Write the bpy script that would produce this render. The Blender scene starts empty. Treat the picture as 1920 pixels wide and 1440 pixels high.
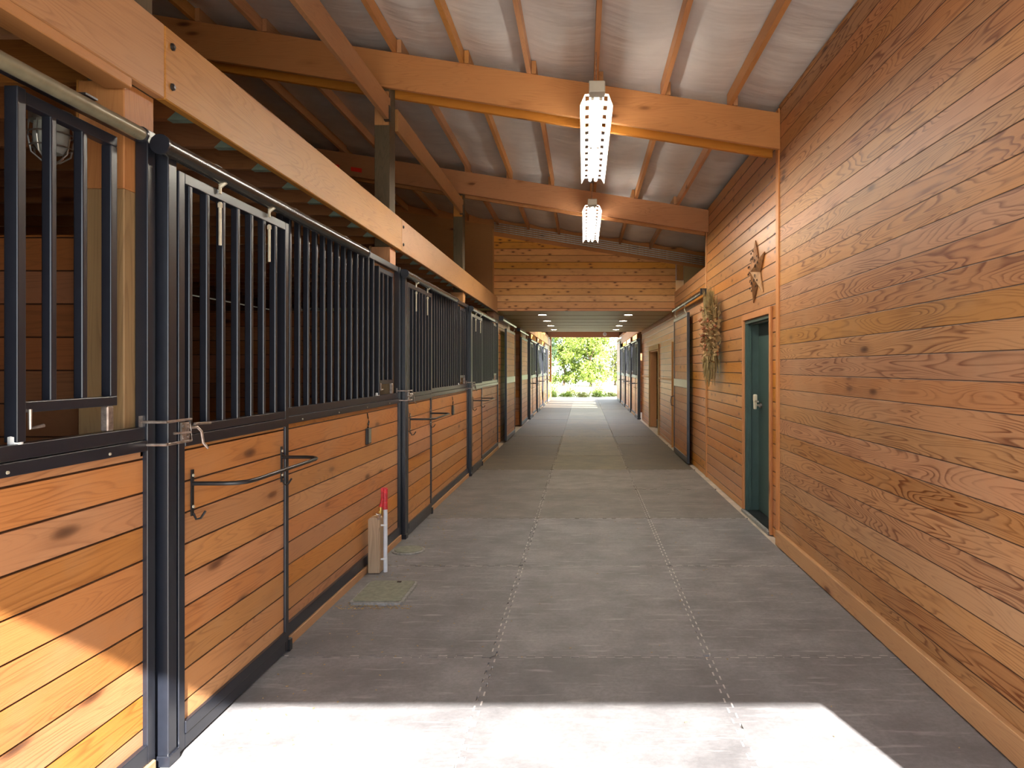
import bpy, math, random
from mathutils import Vector, Matrix
random.seed(7)
S = bpy.context.scene
COL = S.collection

# ------------------------------------------------------------------ camera, world, sun, exposure
F_PX, CAM_H = 1320.0, 1.63
cd = bpy.data.cameras.new('camera'); cam = bpy.data.objects.new('camera', cd); COL.objects.link(cam)
cam.location = (0, 0, CAM_H); cam.rotation_euler = (math.radians(90), 0, 0)
cd.sensor_width = 36.0; cd.lens = F_PX / 1920 * 36.0
cd.shift_x = -135 / 1920; cd.shift_y = -30 / 1920
cd.clip_start = 0.05; cd.clip_end = 500
S.camera = cam
W = bpy.data.worlds.new('sky'); S.world = W; W.use_nodes = True
wn = W.node_tree; wn.nodes.clear()
wo = wn.nodes.new('ShaderNodeOutputWorld'); wb = wn.nodes.new('ShaderNodeBackground')
wb.inputs['Color'].default_value = (0.80, 0.90, 1.0, 1); wb.inputs['Strength'].default_value = 6.0
wn.links.new(wb.outputs[0], wo.inputs[0])
SUN_DIR = Vector((-0.27, 1.0, -0.70)).normalized()
sl = bpy.data.lights.new('sun', 'SUN'); sl.energy = 32.0; sl.angle = math.radians(0.6); sl.color = (1.0, 0.95, 0.88)
so = bpy.data.objects.new('sun', sl); COL.objects.link(so)
so.rotation_euler = SUN_DIR.to_track_quat('-Z', 'Y').to_euler(); so.location = (2, -8, 8)
S.view_settings.view_transform = 'Standard'; S.view_settings.look = 'None'
S.view_settings.exposure = 0.07; S.view_settings.gamma = 1.0; S.view_settings.use_curve_mapping = False
TUBE_POWER = 120.0
SPOT_POWER = 110.0
S.cycles.max_bounces = 10; S.cycles.diffuse_bounces = 6; S.cycles.glossy_bounces = 4
S.cycles.use_denoising = True
S.cycles.sample_clamp_indirect = 8.0
S.cycles.caustics_reflective = False

# ------------------------------------------------------------------ mesh building
class MB:
    def __init__(s): s.v = []; s.f = []
    def box(s, x0, x1, y0, y1, z0, z1):
        x0, x1 = min(x0, x1), max(x0, x1); y0, y1 = min(y0, y1), max(y0, y1); z0, z1 = min(z0, z1), max(z0, z1)
        b = len(s.v)
        s.v += [(x0,y0,z0),(x1,y0,z0),(x1,y1,z0),(x0,y1,z0),(x0,y0,z1),(x1,y0,z1),(x1,y1,z1),(x0,y1,z1)]
        for q in ((0,3,2,1),(4,5,6,7),(0,1,5,4),(1,2,6,5),(2,3,7,6),(3,0,4,7)): s.f.append(tuple(b+i for i in q))
        return s
    def hexa(s, pts):                      # 8 corners, bottom 4 ccw then top 4
        b = len(s.v); s.v += [tuple(p) for p in pts]
        for q in ((0,3,2,1),(4,5,6,7),(0,1,5,4),(1,2,6,5),(2,3,7,6),(3,0,4,7)): s.f.append(tuple(b+i for i in q))
        return s
    def slope(s, x0, x1, y0, y1, zb0, zt0, zb1, zt1):   # beam running in X with sloping top and bottom
        return s.hexa([(x0,y0,zb0),(x1,y0,zb1),(x1,y1,zb1),(x0,y1,zb0),(x0,y0,zt0),(x1,y0,zt1),(x1,y1,zt1),(x0,y1,zt0)])
    def tube(s, path, r, n=8, r1=None):
        path = [Vector(p) for p in path]; b = len(s.v); m = len(path)
        up = Vector((0, 0, 1))
        for i, p in enumerate(path):
            d = (path[min(i+1, m-1)] - path[max(i-1, 0)]).normalized()
            a = d.cross(up)
            if a.length < 0.05: a = d.cross(Vector((0, 1, 0)))
            a.normalize(); c = a.cross(d)
            rr = r if r1 is None else r + (r1 - r) * i / (m - 1)
            for k in range(n):
                t = 2 * math.pi * (k + .5) / n
                s.v.append(tuple(p + a * math.cos(t) * rr + c * math.sin(t) * rr))
        for i in range(m - 1):
            for k in range(n):
                k2 = (k + 1) % n
                s.f.append((b+i*n+k, b+i*n+k2, b+(i+1)*n+k2, b+(i+1)*n+k))
        s.f.append(tuple(b + k for k in range(n))[::-1]); s.f.append(tuple(b + (m-1)*n + k for k in range(n)))
        return s
    def prism(s, poly, axis, a0, a1):      # poly of 2d points extruded along an axis
        b = len(s.v); n = len(poly)
        for a in (a0, a1):
            for (u, w) in poly:
                s.v.append({'x': (a, u, w), 'y': (u, a, w), 'z': (u, w, a)}[axis])
        s.f.append(tuple(b + i for i in range(n))[::-1]); s.f.append(tuple(b + n + i for i in range(n)))
        for i in range(n):
            j = (i + 1) % n; s.f.append((b+i, b+j, b+n+j, b+n+i))
        return s
    def quad(s, a, b_, c, d):
        b = len(s.v); s.v += [tuple(a), tuple(b_), tuple(c), tuple(d)]; s.f.append((b, b+1, b+2, b+3)); return s
    def lathe(s, prof, c, n=20, axis='z'):
        b = len(s.v); m = len(prof)
        for (r, h) in prof:
            for k in range(n):
                t = 2*math.pi*k/n; u, w = r*math.cos(t), r*math.sin(t)
                s.v.append({'z': (c[0]+u, c[1]+w, c[2]+h), 'y': (c[0]+u, c[1]+h, c[2]+w), 'x': (c[0]+h, c[1]+u, c[2]+w)}[axis])
        for i in range(m-1):
            for k in range(n):
                k2 = (k+1) % n; s.f.append((b+i*n+k, b+i*n+k2, b+(i+1)*n+k2, b+(i+1)*n+k))
        s.f.append(tuple(b+k for k in range(n))[::-1]); s.f.append(tuple(b+(m-1)*n+k for k in range(n)))
        return s
    def build(s, name, mat, parent=None, loc=None, bevel=0.0, smooth=False, segs=1):
        root = parent
        while root is not None and root.parent: root = root.parent
        if parent is None:
            if loc is None:
                xs = [p[0] for p in s.v]; ys = [p[1] for p in s.v]; zs = [p[2] for p in s.v]
                loc = ((min(xs)+max(xs))/2, (min(ys)+max(ys))/2, min(zs))
            o0 = Vector(loc)
        else: o0 = Vector(root.location)
        me = bpy.data.meshes.new(name)
        me.from_pydata([tuple(Vector(p) - o0) for p in s.v], [], s.f); me.update()
        import bmesh
        bm = bmesh.new(); bm.from_mesh(me); bmesh.ops.recalc_face_normals(bm, faces=bm.faces); bm.to_mesh(me); bm.free()
        me.materials.append(mat)
        o = bpy.data.objects.new(name, me); COL.objects.link(o)
        if parent is None: o.location = o0
        else: o.parent = parent
        if smooth:
            for p in me.polygons: p.use_smooth = True
            me.set_sharp_from_angle(angle=math.radians(40))
        if bevel:
            m = o.modifiers.new('bevel', 'BEVEL'); m.width = bevel; m.segments = segs; m.limit_method = 'ANGLE'
        return o

def tag(o, label=None, cat=None, group=None, kind=None):
    if label: o['label'] = label
    if cat: o['category'] = cat
    if group: o['group'] = group
    if kind: o['kind'] = kind
    return o
def thing(name, label, cat, loc, group=None, kind=None):
    o = bpy.data.objects.new(name, None); COL.objects.link(o); o.location = loc; o.empty_display_size = .1
    return tag(o, label, cat, group, kind)
def struct(mb, name, mat, **k):
    o = mb.build(name, mat, None, **k); o['kind'] = 'structure'; return o
ORD = ['first','second','third','fourth','fifth','sixth','seventh','eighth','ninth','tenth','eleventh','twelfth','thirteenth','fourteenth','fifteenth','sixteenth','seventeenth','eighteenth','nineteenth','twentieth','twenty-first','twenty-second','twenty-third','twenty-fourth','twenty-fifth','twenty-sixth','twenty-seventh','twenty-eighth','twenty-ninth','thirtieth','thirty-first','thirty-second','thirty-third']

# ------------------------------------------------------------------ materials
class N:
    def __init__(s, name):
        s.m = bpy.data.materials.new(name); s.m.use_nodes = True; s.t = s.m.node_tree; s.t.nodes.clear()
        s.out = s.t.nodes.new('ShaderNodeOutputMaterial'); s.b = s.t.nodes.new('ShaderNodeBsdfPrincipled')
        s.t.links.new(s.b.outputs[0], s.out.inputs[0])
    def n(s, t, **k):
        x = s.t.nodes.new(t)
        for a, v in k.items(): setattr(x, a, v)
        return x
    def put(s, sock, v):
        if isinstance(v, bpy.types.NodeSocket): s.t.links.new(v, sock)
        elif isinstance(v, (tuple, list)) and len(v) == 3 and len(sock.default_value) == 4: sock.default_value = (*v, 1)
        else: sock.default_value = v
    def math(s, op, a, b=None, c=None):
        x = s.n('ShaderNodeMath', operation=op); s.put(x.inputs[0], a)
        if b is not None: s.put(x.inputs[1], b)
        if c is not None: s.put(x.inputs[2], c)
        return x.outputs[0]
    def xyz(s, x=0.0, y=0.0, z=0.0):
        c = s.n('ShaderNodeCombineXYZ'); s.put(c.inputs[0], x); s.put(c.inputs[1], y); s.put(c.inputs[2], z); return c.outputs[0]
    def noise(s, vec, scale=1.0, detail=2.0, rough=.5, dist=0.0):
        x = s.n('ShaderNodeTexNoise'); s.put(x.inputs['Vector'], vec); x.inputs['Scale'].default_value = scale
        x.inputs['Detail'].default_value = detail; x.inputs['Roughness'].default_value = rough; x.inputs['Distortion'].default_value = dist
        return x.outputs['Fac']
    def ramp(s, fac, stops):
        x = s.n('ShaderNodeValToRGB'); s.put(x.inputs[0], fac); e = x.color_ramp.elements
        while len(e) < len(stops): e.new(.5)
        for i, (p, c) in enumerate(stops):
            e[i].position = p; e[i].color = (*c, 1) if isinstance(c, tuple) else (c, c, c, 1)
        return x.outputs[0]
    def mix(s, f, a, b, mode='MIX'):
        x = s.n('ShaderNodeMix', data_type='RGBA', blend_type=mode); s.put(x.inputs[0], f); s.put(x.inputs[6], a); s.put(x.inputs[7], b)
        return x.outputs[2]
    def coords(s):
        tc = s.n('ShaderNodeTexCoord'); sp = s.n('ShaderNodeSeparateXYZ'); s.t.links.new(tc.outputs['Object'], sp.inputs[0])
        s.vec = tc.outputs['Object']; return sp.outputs
    def set(s, col=None, rough=None, metal=None, bump=None, bstr=.3, bdist=.01, spec=None):
        if col is not None: s.put(s.b.inputs['Base Color'], col)
        if rough is not None: s.put(s.b.inputs['Roughness'], rough)
        if metal is not None: s.put(s.b.inputs['Metallic'], metal)
        if spec is not None: s.put(s.b.inputs['Specular IOR Level'], spec)
        if bump is not None:
            b = s.n('ShaderNodeBump'); b.inputs['Strength'].default_value = bstr; b.inputs['Distance'].default_value = bdist
            s.put(b.inputs['Height'], bump); s.t.links.new(b.outputs[0], s.b.inputs['Normal'])
        return s.m

def wood(name, c1, c2, axis='y', board=None, off=0.0, knots=.5, kn=1.0, var=.35, groove=.05, ring=1.0, rough=.5, hue=.012, joint=True, weather=0.0, bd=.006, spec=.3):
    """solid wood; axis = the grain direction; board = height of each horizontal board."""
    m = N(name); x, y, z = m.coords()
    al = {'x': x, 'y': y, 'z': z}[axis]; o1, o2 = {'x': (y, z), 'y': (x, z), 'z': (x, y)}[axis]
    oi = m.n('ShaderNodeObjectInfo').outputs['Random']
    if board:
        q = m.math('DIVIDE', m.math('ADD', z, off), board); idx = m.math('FLOOR', q); fr = m.math('FRACT', q)
        wn_ = m.n('ShaderNodeTexWhiteNoise', noise_dimensions='1D'); m.put(wn_.inputs['W'], m.math('ADD', idx, m.math('MULTIPLY', oi, 91.7)))
        r1 = wn_.outputs['Value']
        # boards butt end to end every few metres
        if joint:
            seg = m.math('FLOOR', m.math('DIVIDE', m.math('ADD', al, m.math('MULTIPLY', r1, 40.0)), 4.3))
            w2 = m.n('ShaderNodeTexWhiteNoise', noise_dimensions='2D'); m.put(w2.inputs['Vector'], m.xyz(seg, m.math('ADD', idx, m.math('MULTIPLY', oi, 91.7))))
            r2 = w2.outputs['Value']
            jf = m.math('FRACT', m.math('DIVIDE', m.math('ADD', al, m.math('MULTIPLY', r1, 40.0)), 4.3))
        else: r2 = r1; jf = None
    else:
        r1 = r2 = oi; fr = None; jf = None
    sh = m.math('MULTIPLY', r2, 53.0); sh2 = m.math('MULTIPLY', oi, 17.0)
    base = m.xyz(m.math('ADD', m.math('MULTIPLY', al, .55), sh), m.math('ADD', m.math('MULTIPLY', o1, 5.0), sh2), m.math('ADD', m.math('MULTIPLY', o2, 5.5), sh))
    n0 = m.noise(base, 1.0, 2.0, .45, .25)
    rings = m.math('FRACT', m.math('MULTIPLY', n0, 32.0))
    rg = m.ramp(rings, [(0, 0.0), (.55, .12), (.86, 1.0), (1.0, 0.05)])
    fine = m.noise(m.xyz(m.math('MULTIPLY', al, 5.0), m.math('ADD', m.math('MULTIPLY', o1, 160.0), sh), m.math('MULTIPLY', o2, 190.0)), 1.0, 3.0, .6)
    big = m.noise(m.xyz(m.math('ADD', m.math('MULTIPLY', al, .9), sh), m.math('MULTIPLY', o1, 2.0), m.math('MULTIPLY', o2, 2.0)), 1.3, 3.0, .6)
    msk = m.ramp(big, [(.38, .35), (.62, 1.0)])
    mx = m.math('MULTIPLY', m.math('MULTIPLY', rg, msk), .62 * ring)
    mx = m.math('ADD', mx, m.math('MULTIPLY', m.math('SUBTRACT', fine, .5), .7))
    mx = m.math('ADD', mx, m.math('MULTIPLY', m.math('SUBTRACT', big, .5), .8))
    col = m.mix(m.math('MAXIMUM', m.math('MINIMUM', mx, 1.0), 0.0), c1, c2)
    hs = m.n('ShaderNodeHueSaturation'); m.put(hs.inputs['Color'], col)
    m.put(hs.inputs['Value'], m.math('ADD', 1.0 - var * .5, m.math('MULTIPLY', r2, var)))
    m.put(hs.inputs['Hue'], m.math('ADD', .5 - hue * .5, m.math('MULTIPLY', m.math('FRACT', m.math('MULTIPLY', r2, 7.31)), hue)))
    m.put(hs.inputs['Saturation'], m.math('ADD', .88, m.math('MULTIPLY', m.math('FRACT', m.math('MULTIPLY', r2, 3.77)), .2)))
    col = hs.outputs[0]
    if knots > 0:
        vo = m.n('ShaderNodeTexVoronoi'); m.put(vo.inputs['Vector'], m.xyz(m.math('ADD', m.math('MULTIPLY', al, 2.6 * kn), sh), m.math('MULTIPLY', o1, 7.0 if not board else 0.5), m.math('MULTIPLY', o2, 8.0 * (1 + (kn - 1) * .5))))
        vo.inputs['Scale'].default_value = 1.0
        sc = m.n('ShaderNodeSeparateColor'); m.t.links.new(vo.outputs['Color'], sc.inputs[0])
        on = m.math('GREATER_THAN', sc.outputs[0], 1.0 - knots)
        k = m.ramp(vo.outputs['Distance'], [(.06, 1.0), (.13, .7), (.22, 0.0)])
        halo = m.ramp(vo.outputs['Distance'], [(.1, .35), (.42, 0.0)])
        col = m.mix(m.math('MULTIPLY', halo, on), col, (c2[0]*.8, c2[1]*.7, c2[2]*.7))
        col = m.mix(m.math('MULTIPLY', m.math('MULTIPLY', k, on), .85), col, (c2[0]*.25, c2[1]*.2, c2[2]*.25))
    if weather > 0:
        wz = m.noise(m.xyz(m.math('MULTIPLY', al, .8), o1, m.math('MULTIPLY', o2, 1.2)), 1.6, 4.0, .6)
        col = m.mix(m.math('MULTIPLY', m.ramp(wz, [(.5, 0.0), (.72, 1.0)]), weather), col, (.42, .30, .19))
    bh = m.math('MULTIPLY', fine, .12)
    if board:
        e = m.math('MINIMUM', fr, m.math('SUBTRACT', 1.0, fr)); g = m.ramp(e, [(0.0, 0.0), (groove * .5, .15), (groove, 1.0)])
        if jf is not None:
            ej = m.ramp(jf, [(0.0, 0.0), (.0012, 1.0)]); g = m.mix(1.0, g, ej, 'MULTIPLY')
        col = m.mix(m.math('SUBTRACT', 1.0, g), col, (c2[0]*.16, c2[1]*.13, c2[2]*.12))
        bh = m.math('ADD', bh, g)
    return m.set(col, rough, 0.0, bh, .55, bd, spec)

def paint(name, col, rough=.45, metal=0.0, amt=.12, scale=14.0, bstr=.05, spec=None, specks=None):
    m = N(name); m.coords(); n = m.noise(m.vec, scale, 4.0, .6)
    c = m.mix(m.math('MULTIPLY', m.ramp(n, [(.35, 0.0), (.7, 1.0)]), 1.0), tuple(v * (1 - amt) for v in col), tuple(min(1, v * (1 + amt)) for v in col))
    if specks:
        s2 = m.noise(m.vec, 160.0, 1.0, .5); c = m.mix(m.ramp(s2, [(.70, 0.0), (.74, 1.0)]), c, specks)
    if bstr == 0: return m.set(c, rough, metal, spec=spec)
    return m.set(c, m.math('ADD', rough - .06, m.math('MULTIPLY', n, .12)), metal, n, bstr, .004, spec)

def emis(name, col, strength):
    m = N(name); m.b.inputs['Emission Color'].default_value = (*col, 1); m.b.inputs['Emission Strength'].default_value = strength
    return m.set(col, .4)

M = {}
O1, O2 = (.50, .215, .066), (.25, .085, .022)
M['stall_board'] = wood('stall_board_pine', O1, O2, 'y', .1345, .077, knots=.30, var=.22, groove=.035, ring=.9, rough=.42, weather=.25, hue=.010, joint=False, bd=.010, spec=.45)
M['wall_fir'] = wood('wide_fir_boards', (.47, .235, .095), (.19, .065, .020), 'y', .135, .05, knots=.10, var=.26, groove=.028, ring=1.8, rough=.5, hue=.012, weather=.25, joint=False)
M['wall_cedar'] = wood('orange_wall_boards', (.54, .235, .065), (.30, .105, .026), 'y', .135, .05, kn=1.6, knots=.35, var=.2, groove=.06, ring=.7, rough=.33, hue=.010, joint=False, bd=.014, spec=.5)
M['end_board'] = wood('knotty_end_boards', (.74, .33, .085), (.40, .14, .03), 'x', .1345, .085, kn=2.0, knots=.95, var=.2, groove=.05, ring=.6, rough=.5, joint=False)
M['beam_x'] = wood('rafter_fir', (.50, .215, .060), (.28, .10, .025), 'x', None, knots=.3, var=.2, ring=.55, rough=.5)
M['beam_y'] = wood('header_fir', (.42, .205, .068), (.25, .10, .028), 'y', None, knots=.12, var=.15, ring=.7, rough=.5)
M['purlin'] = wood('purlin_fir', (.50, .25, .10), (.27, .115, .04), 'y', None, knots=.1, var=.25, ring=.6, rough=.55)
M['joist'] = wood('joist_fir', (.30, .125, .045), (.15, .058, .02), 'x', None, knots=.1, var=.3, ring=.6, rough=.55)
M['post_new'] = wood('post_fir', (.48, .225, .075), (.30, .115, .036), 'z', None, knots=.2, var=.15, ring=.6, rough=.5)
M['post_treated'] = wood('treated_post', (.115, .085, .045), (.045, .034, .020), 'z', None, knots=.0, var=.2, ring=.5, rough=.65, hue=.01)
M['post_weather'] = wood('weathered_post', (.33, .22, .10), (.15, .09, .04), 'z', None, knots=.1, var=.1, ring=.8, rough=.6)
M['stake'] = wood('weathered_stake', (.44, .31, .19), (.19, .115, .06), 'z', None, knots=.1, var=.1, ring=1.2, rough=.7, hue=.01)
M['trim_z'] = wood('corner_trim', (.56, .26, .09), (.36, .14, .045), 'z', None, knots=.1, var=.1, ring=.5, rough=.5)
M['trim_y'] = wood('base_trim', (.55, .27, .10), (.33, .13, .042), 'y', None, knots=.1, var=.1, ring=.6, rough=.5)
M['plywood'] = wood('plywood_sheet', (.36, .155, .052), (.24, .09, .028), 'x', None, knots=.04, var=.1, ring=.35, rough=.6)
M['plywood_pale'] = wood('pale_plywood', (.46, .33, .15), (.34, .22, .09), 'x', None, knots=.04, var=.1, ring=.35, rough=.6)
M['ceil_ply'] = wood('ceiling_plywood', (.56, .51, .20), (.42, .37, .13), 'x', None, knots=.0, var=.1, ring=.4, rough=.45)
M['partition'] = wood('partition_boards', (.23, .085, .028), (.10, .036, .012), 'x', .135, 0, knots=.2, var=.25, groove=.03, ring=.7, rough=.6)
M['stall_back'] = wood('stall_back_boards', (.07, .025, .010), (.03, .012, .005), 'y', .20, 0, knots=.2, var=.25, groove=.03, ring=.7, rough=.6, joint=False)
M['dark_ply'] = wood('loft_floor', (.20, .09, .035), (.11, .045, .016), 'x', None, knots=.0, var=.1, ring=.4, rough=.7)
M['sill'] = wood('sill_plank', (.44, .26, .13), (.25, .12, .05), 'y', None, knots=.1, var=.1, ring=.6, rough=.6)
M['black'] = paint('black_powder_coat', (.012, .014, .021), .30, 0.0, .1, 20, 0, .6)
M['black_rail'] = paint('black_track_paint', (.02, .019, .018), .24, 0.0, .1, 20, 0, .6)
M['iron'] = paint('black_iron', (.012, .012, .013), .35, 0.0, .2, 25, .05)
M['pale_track'] = paint('pale_track_paint', (.20, .18, .12), .3, .3, .15, 20, .05)
M['galv'] = paint('galvanised_steel', (.50, .48, .44), .35, .85, .2, 30, .05)
M['steel'] = paint('worn_steel', (.42, .36, .32), .35, .8, .3, 40, .1)
M['zinc'] = paint('zinc_bolt', (.62, .58, .45), .4, .4, .1, 40, .05)
M['white'] = paint('white_plastic', (.78, .78, .76), .4, 0, .05)
M['pvc'] = paint('white_pipe', (.66, .69, .74), .35, 0, .08)
M['red'] = paint('red_rubber', (.60, .035, .045), .5, 0, .3, 40)
M['redtape'] = paint('red_tape', (.85, .03, .01), .5, 0, .05)
M['brass'] = paint('brass', (.60, .42, .12), .35, .8, .2, 40)
M['green'] = paint('green_door_paint', (.045, .085, .075), .38, 0, .1, 6, .05)
M['beige'] = paint('beige_plastic', (.72, .66, .50), .4, 0, .05)
M['cover'] = paint('green_cover', (.19, .20, .155), .7, 0, .2, 30, .3)
M['coverrim'] = paint('cover_rim', (.25, .25, .24), .7, 0, .3, 40, .4)
M['rust'] = paint('rusty_tin', (.26, .12, .045), .6, .3, .5, 18, .3)
M['rust_pale'] = paint('pale_tin', (.32, .17, .07), .5, .3, .3, 18, .3)
M['hole'] = paint('dark_cutout', (.03, .015, .01), .8)
M['reflector'] = paint('enamel_reflector', (.86, .85, .80), .35, 0, .03)
M['lampgrey'] = paint('lamp_end_box', (.55, .53, .47), .45, .2, .05)
M['tube'] = emis('lit_tube', (1.0, .93, .80), TUBE_POWER)
M['spot'] = emis('lit_downlight', (1.0, .86, .58), SPOT_POWER)
M['glass'] = paint('jar_glass', (.55, .58, .55), .12, 0, .1)
M['wheat'] = paint('dried_wheat', (.30, .22, .09), .8, 0, .3, 30)
M['husk'] = paint('dried_husk', (.38, .26, .115), .8, 0, .3, 30)
M['seed'] = paint('dried_flowers', (.40, .15, .07), .8, 0, .4, 30)
M['bark'] = paint('bark', (.12, .08, .05), .9, 0, .3, 8, .4)
M['leaf'] = paint('green_leaves', (.22, .30, .05), .6, 0, .4, 3)
M['leaf_dark'] = paint('dark_leaves', (.05, .09, .045), .6, 0, .4, 3)
M['leaf_pale'] = paint('pale_leaves', (.34, .36, .12), .6, 0, .3, 3)
M['lawn'] = paint('dry_field', (.55, .52, .36), .9, 0, .15, .5)
M['dust'] = paint('pale_dust', (.50, .47, .45), .9, 0, .25, 25, .3)
M['concrete'] = paint('dusty_concrete', (.50, .43, .35), .85, 0, .15, 5, .2)
M['roofmetal'] = paint('roof_sheet', (.3, .3, .3), .5, .5)

def mat_mem():
    m = N('white_roof_membrane'); x, y, z = m.coords()
    w = m.noise(m.xyz(m.math('MULTIPLY', x, 1.2), m.math('MULTIPLY', y, 5.0), z), 1.0, 3.0, .5)
    g = m.noise(m.vec, 2.0, 4.0, .6)
    c = m.mix(m.ramp(g, [(.35, 0.0), (.7, 1.0)]), (.58, .57, .58), (.70, .69, .69))
    return m.set(c, .42, 0, w, .5, .05)
M['membrane'] = mat_mem()
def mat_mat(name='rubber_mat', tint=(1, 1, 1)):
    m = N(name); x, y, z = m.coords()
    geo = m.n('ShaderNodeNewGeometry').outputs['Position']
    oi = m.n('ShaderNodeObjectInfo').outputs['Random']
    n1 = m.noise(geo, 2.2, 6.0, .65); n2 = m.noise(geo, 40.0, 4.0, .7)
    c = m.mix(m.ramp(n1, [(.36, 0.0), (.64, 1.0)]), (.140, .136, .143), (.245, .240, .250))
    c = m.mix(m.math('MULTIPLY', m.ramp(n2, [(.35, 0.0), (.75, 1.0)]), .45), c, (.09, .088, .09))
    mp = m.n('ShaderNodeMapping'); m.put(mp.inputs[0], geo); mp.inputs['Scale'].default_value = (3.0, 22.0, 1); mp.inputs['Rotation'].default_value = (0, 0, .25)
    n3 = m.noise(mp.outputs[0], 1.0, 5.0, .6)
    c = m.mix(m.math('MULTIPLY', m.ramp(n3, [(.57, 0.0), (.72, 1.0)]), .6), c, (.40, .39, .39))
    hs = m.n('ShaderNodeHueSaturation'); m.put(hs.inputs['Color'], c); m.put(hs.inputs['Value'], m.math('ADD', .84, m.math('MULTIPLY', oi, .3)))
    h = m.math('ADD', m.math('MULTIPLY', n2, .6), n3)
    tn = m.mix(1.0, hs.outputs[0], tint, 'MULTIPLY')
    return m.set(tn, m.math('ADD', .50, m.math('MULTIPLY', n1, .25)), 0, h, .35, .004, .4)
M['mat'] = mat_mat(); M['mat_lamp_brown'] = mat_mat('rubber_mat_brown_lamp_tint', (.55, .46, .32)); M['mat_lamp_olive'] = mat_mat('rubber_mat_olive_lamp_tint', (.80, .71, .47)); M['mat_mid'] = mat_mat('rubber_mat_taupe_lamp_tint', (.86, .81, .73))  # far tints: browner mats in part, mostly warm lamplight put into the colour

# ------------------------------------------------------------------ key dimensions
XR = 1.84; XF = 1.80              # board wall and proud fir wall on the +X side
SL = .157
def zt(x): return 3.957 + (1.84 - x) * SL     # top of the rafters
Y_END = 14.29; Z_LOFT = 2.79
POSTS = [2.88, 6.70, 10.60]       # steel stall posts
TPOST = [2.74, 6.50, 10.42]       # timber posts

# ------------------------------------------------------------------ large structure
struct(MB().box(-60, 60, -40, 140, -.20, -.03), 'ground', M['lawn'])
struct(MB().box(-5.6, 4.1, .0, 37.2, -.05, -.012), 'floor', M['concrete'])
struct(MB().box(-9, 9, -12, 0, -.03, -.015), 'floor_apron', M['concrete'])

# fir wall, nearest
struct(MB().box(XF, 1.98, 1.0, 6.50, 0, 4.05), 'wall_right_near', M['wall_fir'])
b = MB(); b.box(1.765, 1.80, 1.0, 6.50, 0, .135)
struct(b, 'baseboard_right', M['trim_y'], bevel=.004)
struct(MB().box(1.785, 1.86, 6.47, 6.56, 0, 4.02), 'trim_1', M['trim_z'], bevel=.004)
# board wall with the green doorway and the sliding doorway
b = MB()
b.box(XR, 1.98, 6.56, 6.92, 0, 4.0); b.box(XR, 1.98, 6.92, 8.04, 2.165, 4.0); b.box(XR, 1.98, 8.04, 10.56, 0, 4.0)
struct(b, 'wall_right', M['wall_cedar'])
b = MB(); b.box(XR, 1.98, 10.56, 13.55, 0, 3.17); b.box(XR, 1.98, 13.55, 14.45, 2.17, 3.17); b.box(XR, 1.98, 14.45, 14.6, 0, 3.17)
struct(b, 'wall_right_passage', M['wall_cedar'])
b = MB(); b.box(1.825, 1.87, 10.53, 10.60, 0, 3.95); struct(b, 'trim_2', M['trim_z'], bevel=.003)
b = MB(); b.box(XR, 1.98, 14.6, 17.3, 0, Z_LOFT); b.box(XR, 1.98, 17.3, 19.6, 2.1, Z_LOFT); b.box(XR, 1.98, 19.6, 22.3, 0, Z_LOFT)
struct(b, 'wall_right_far', M['wall_cedar'])
struct(MB().box(1.815, 1.84, 14.6, 22.3, 2.70, 2.79), 'trim_3', M['trim_y'])
struct(MB().box(1.82, 1.84, 14.6, 17.2, 1.36, 1.40).box(1.82, 1.84, 19.7, 22.3, 1.36, 1.40), 'trim_4', M['trim_y'])
# outer shell
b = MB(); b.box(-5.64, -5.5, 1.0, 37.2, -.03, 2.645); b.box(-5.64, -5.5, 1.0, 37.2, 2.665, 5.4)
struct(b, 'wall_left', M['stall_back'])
struct(MB().box(4.0, 4.1, 1.0, 37.2, -.03, 4.2), 'wall_right_outer', M['plywood'])
b = MB(); b.box(-5.64, -1.83, .96, 1.0, -.03, 5.4); b.box(XF + .02, 4.1, .96, 1.0, -.03, 3.8)
struct(b, 'wall_front', M['partition'])
b = MB(); b.slope(-7, 4.1, -.94, -.86, 3.035, 5.5, 3.035, 3.7); b.box(-7, -1.95, -.94, -.86, -.03, 3.035); b.box(2.36, 4.1, -.94, -.86, -.03, 3.035); b.box(-2.03, -1.95, -.86, .96, -.03, 4.5); b.box(2.36, 2.44, -.86, .96, -.03, 3.85)  # header sets the sun edge; unseen jambs and sides added to cut sky light
struct(b, 'wall_entrance_light_baffle', M['plywood'])
# far gable
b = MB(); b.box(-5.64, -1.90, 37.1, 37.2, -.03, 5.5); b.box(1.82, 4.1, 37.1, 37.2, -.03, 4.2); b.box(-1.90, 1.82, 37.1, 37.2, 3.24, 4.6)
struct(b, 'wall_far', M['dark_ply'])
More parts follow.
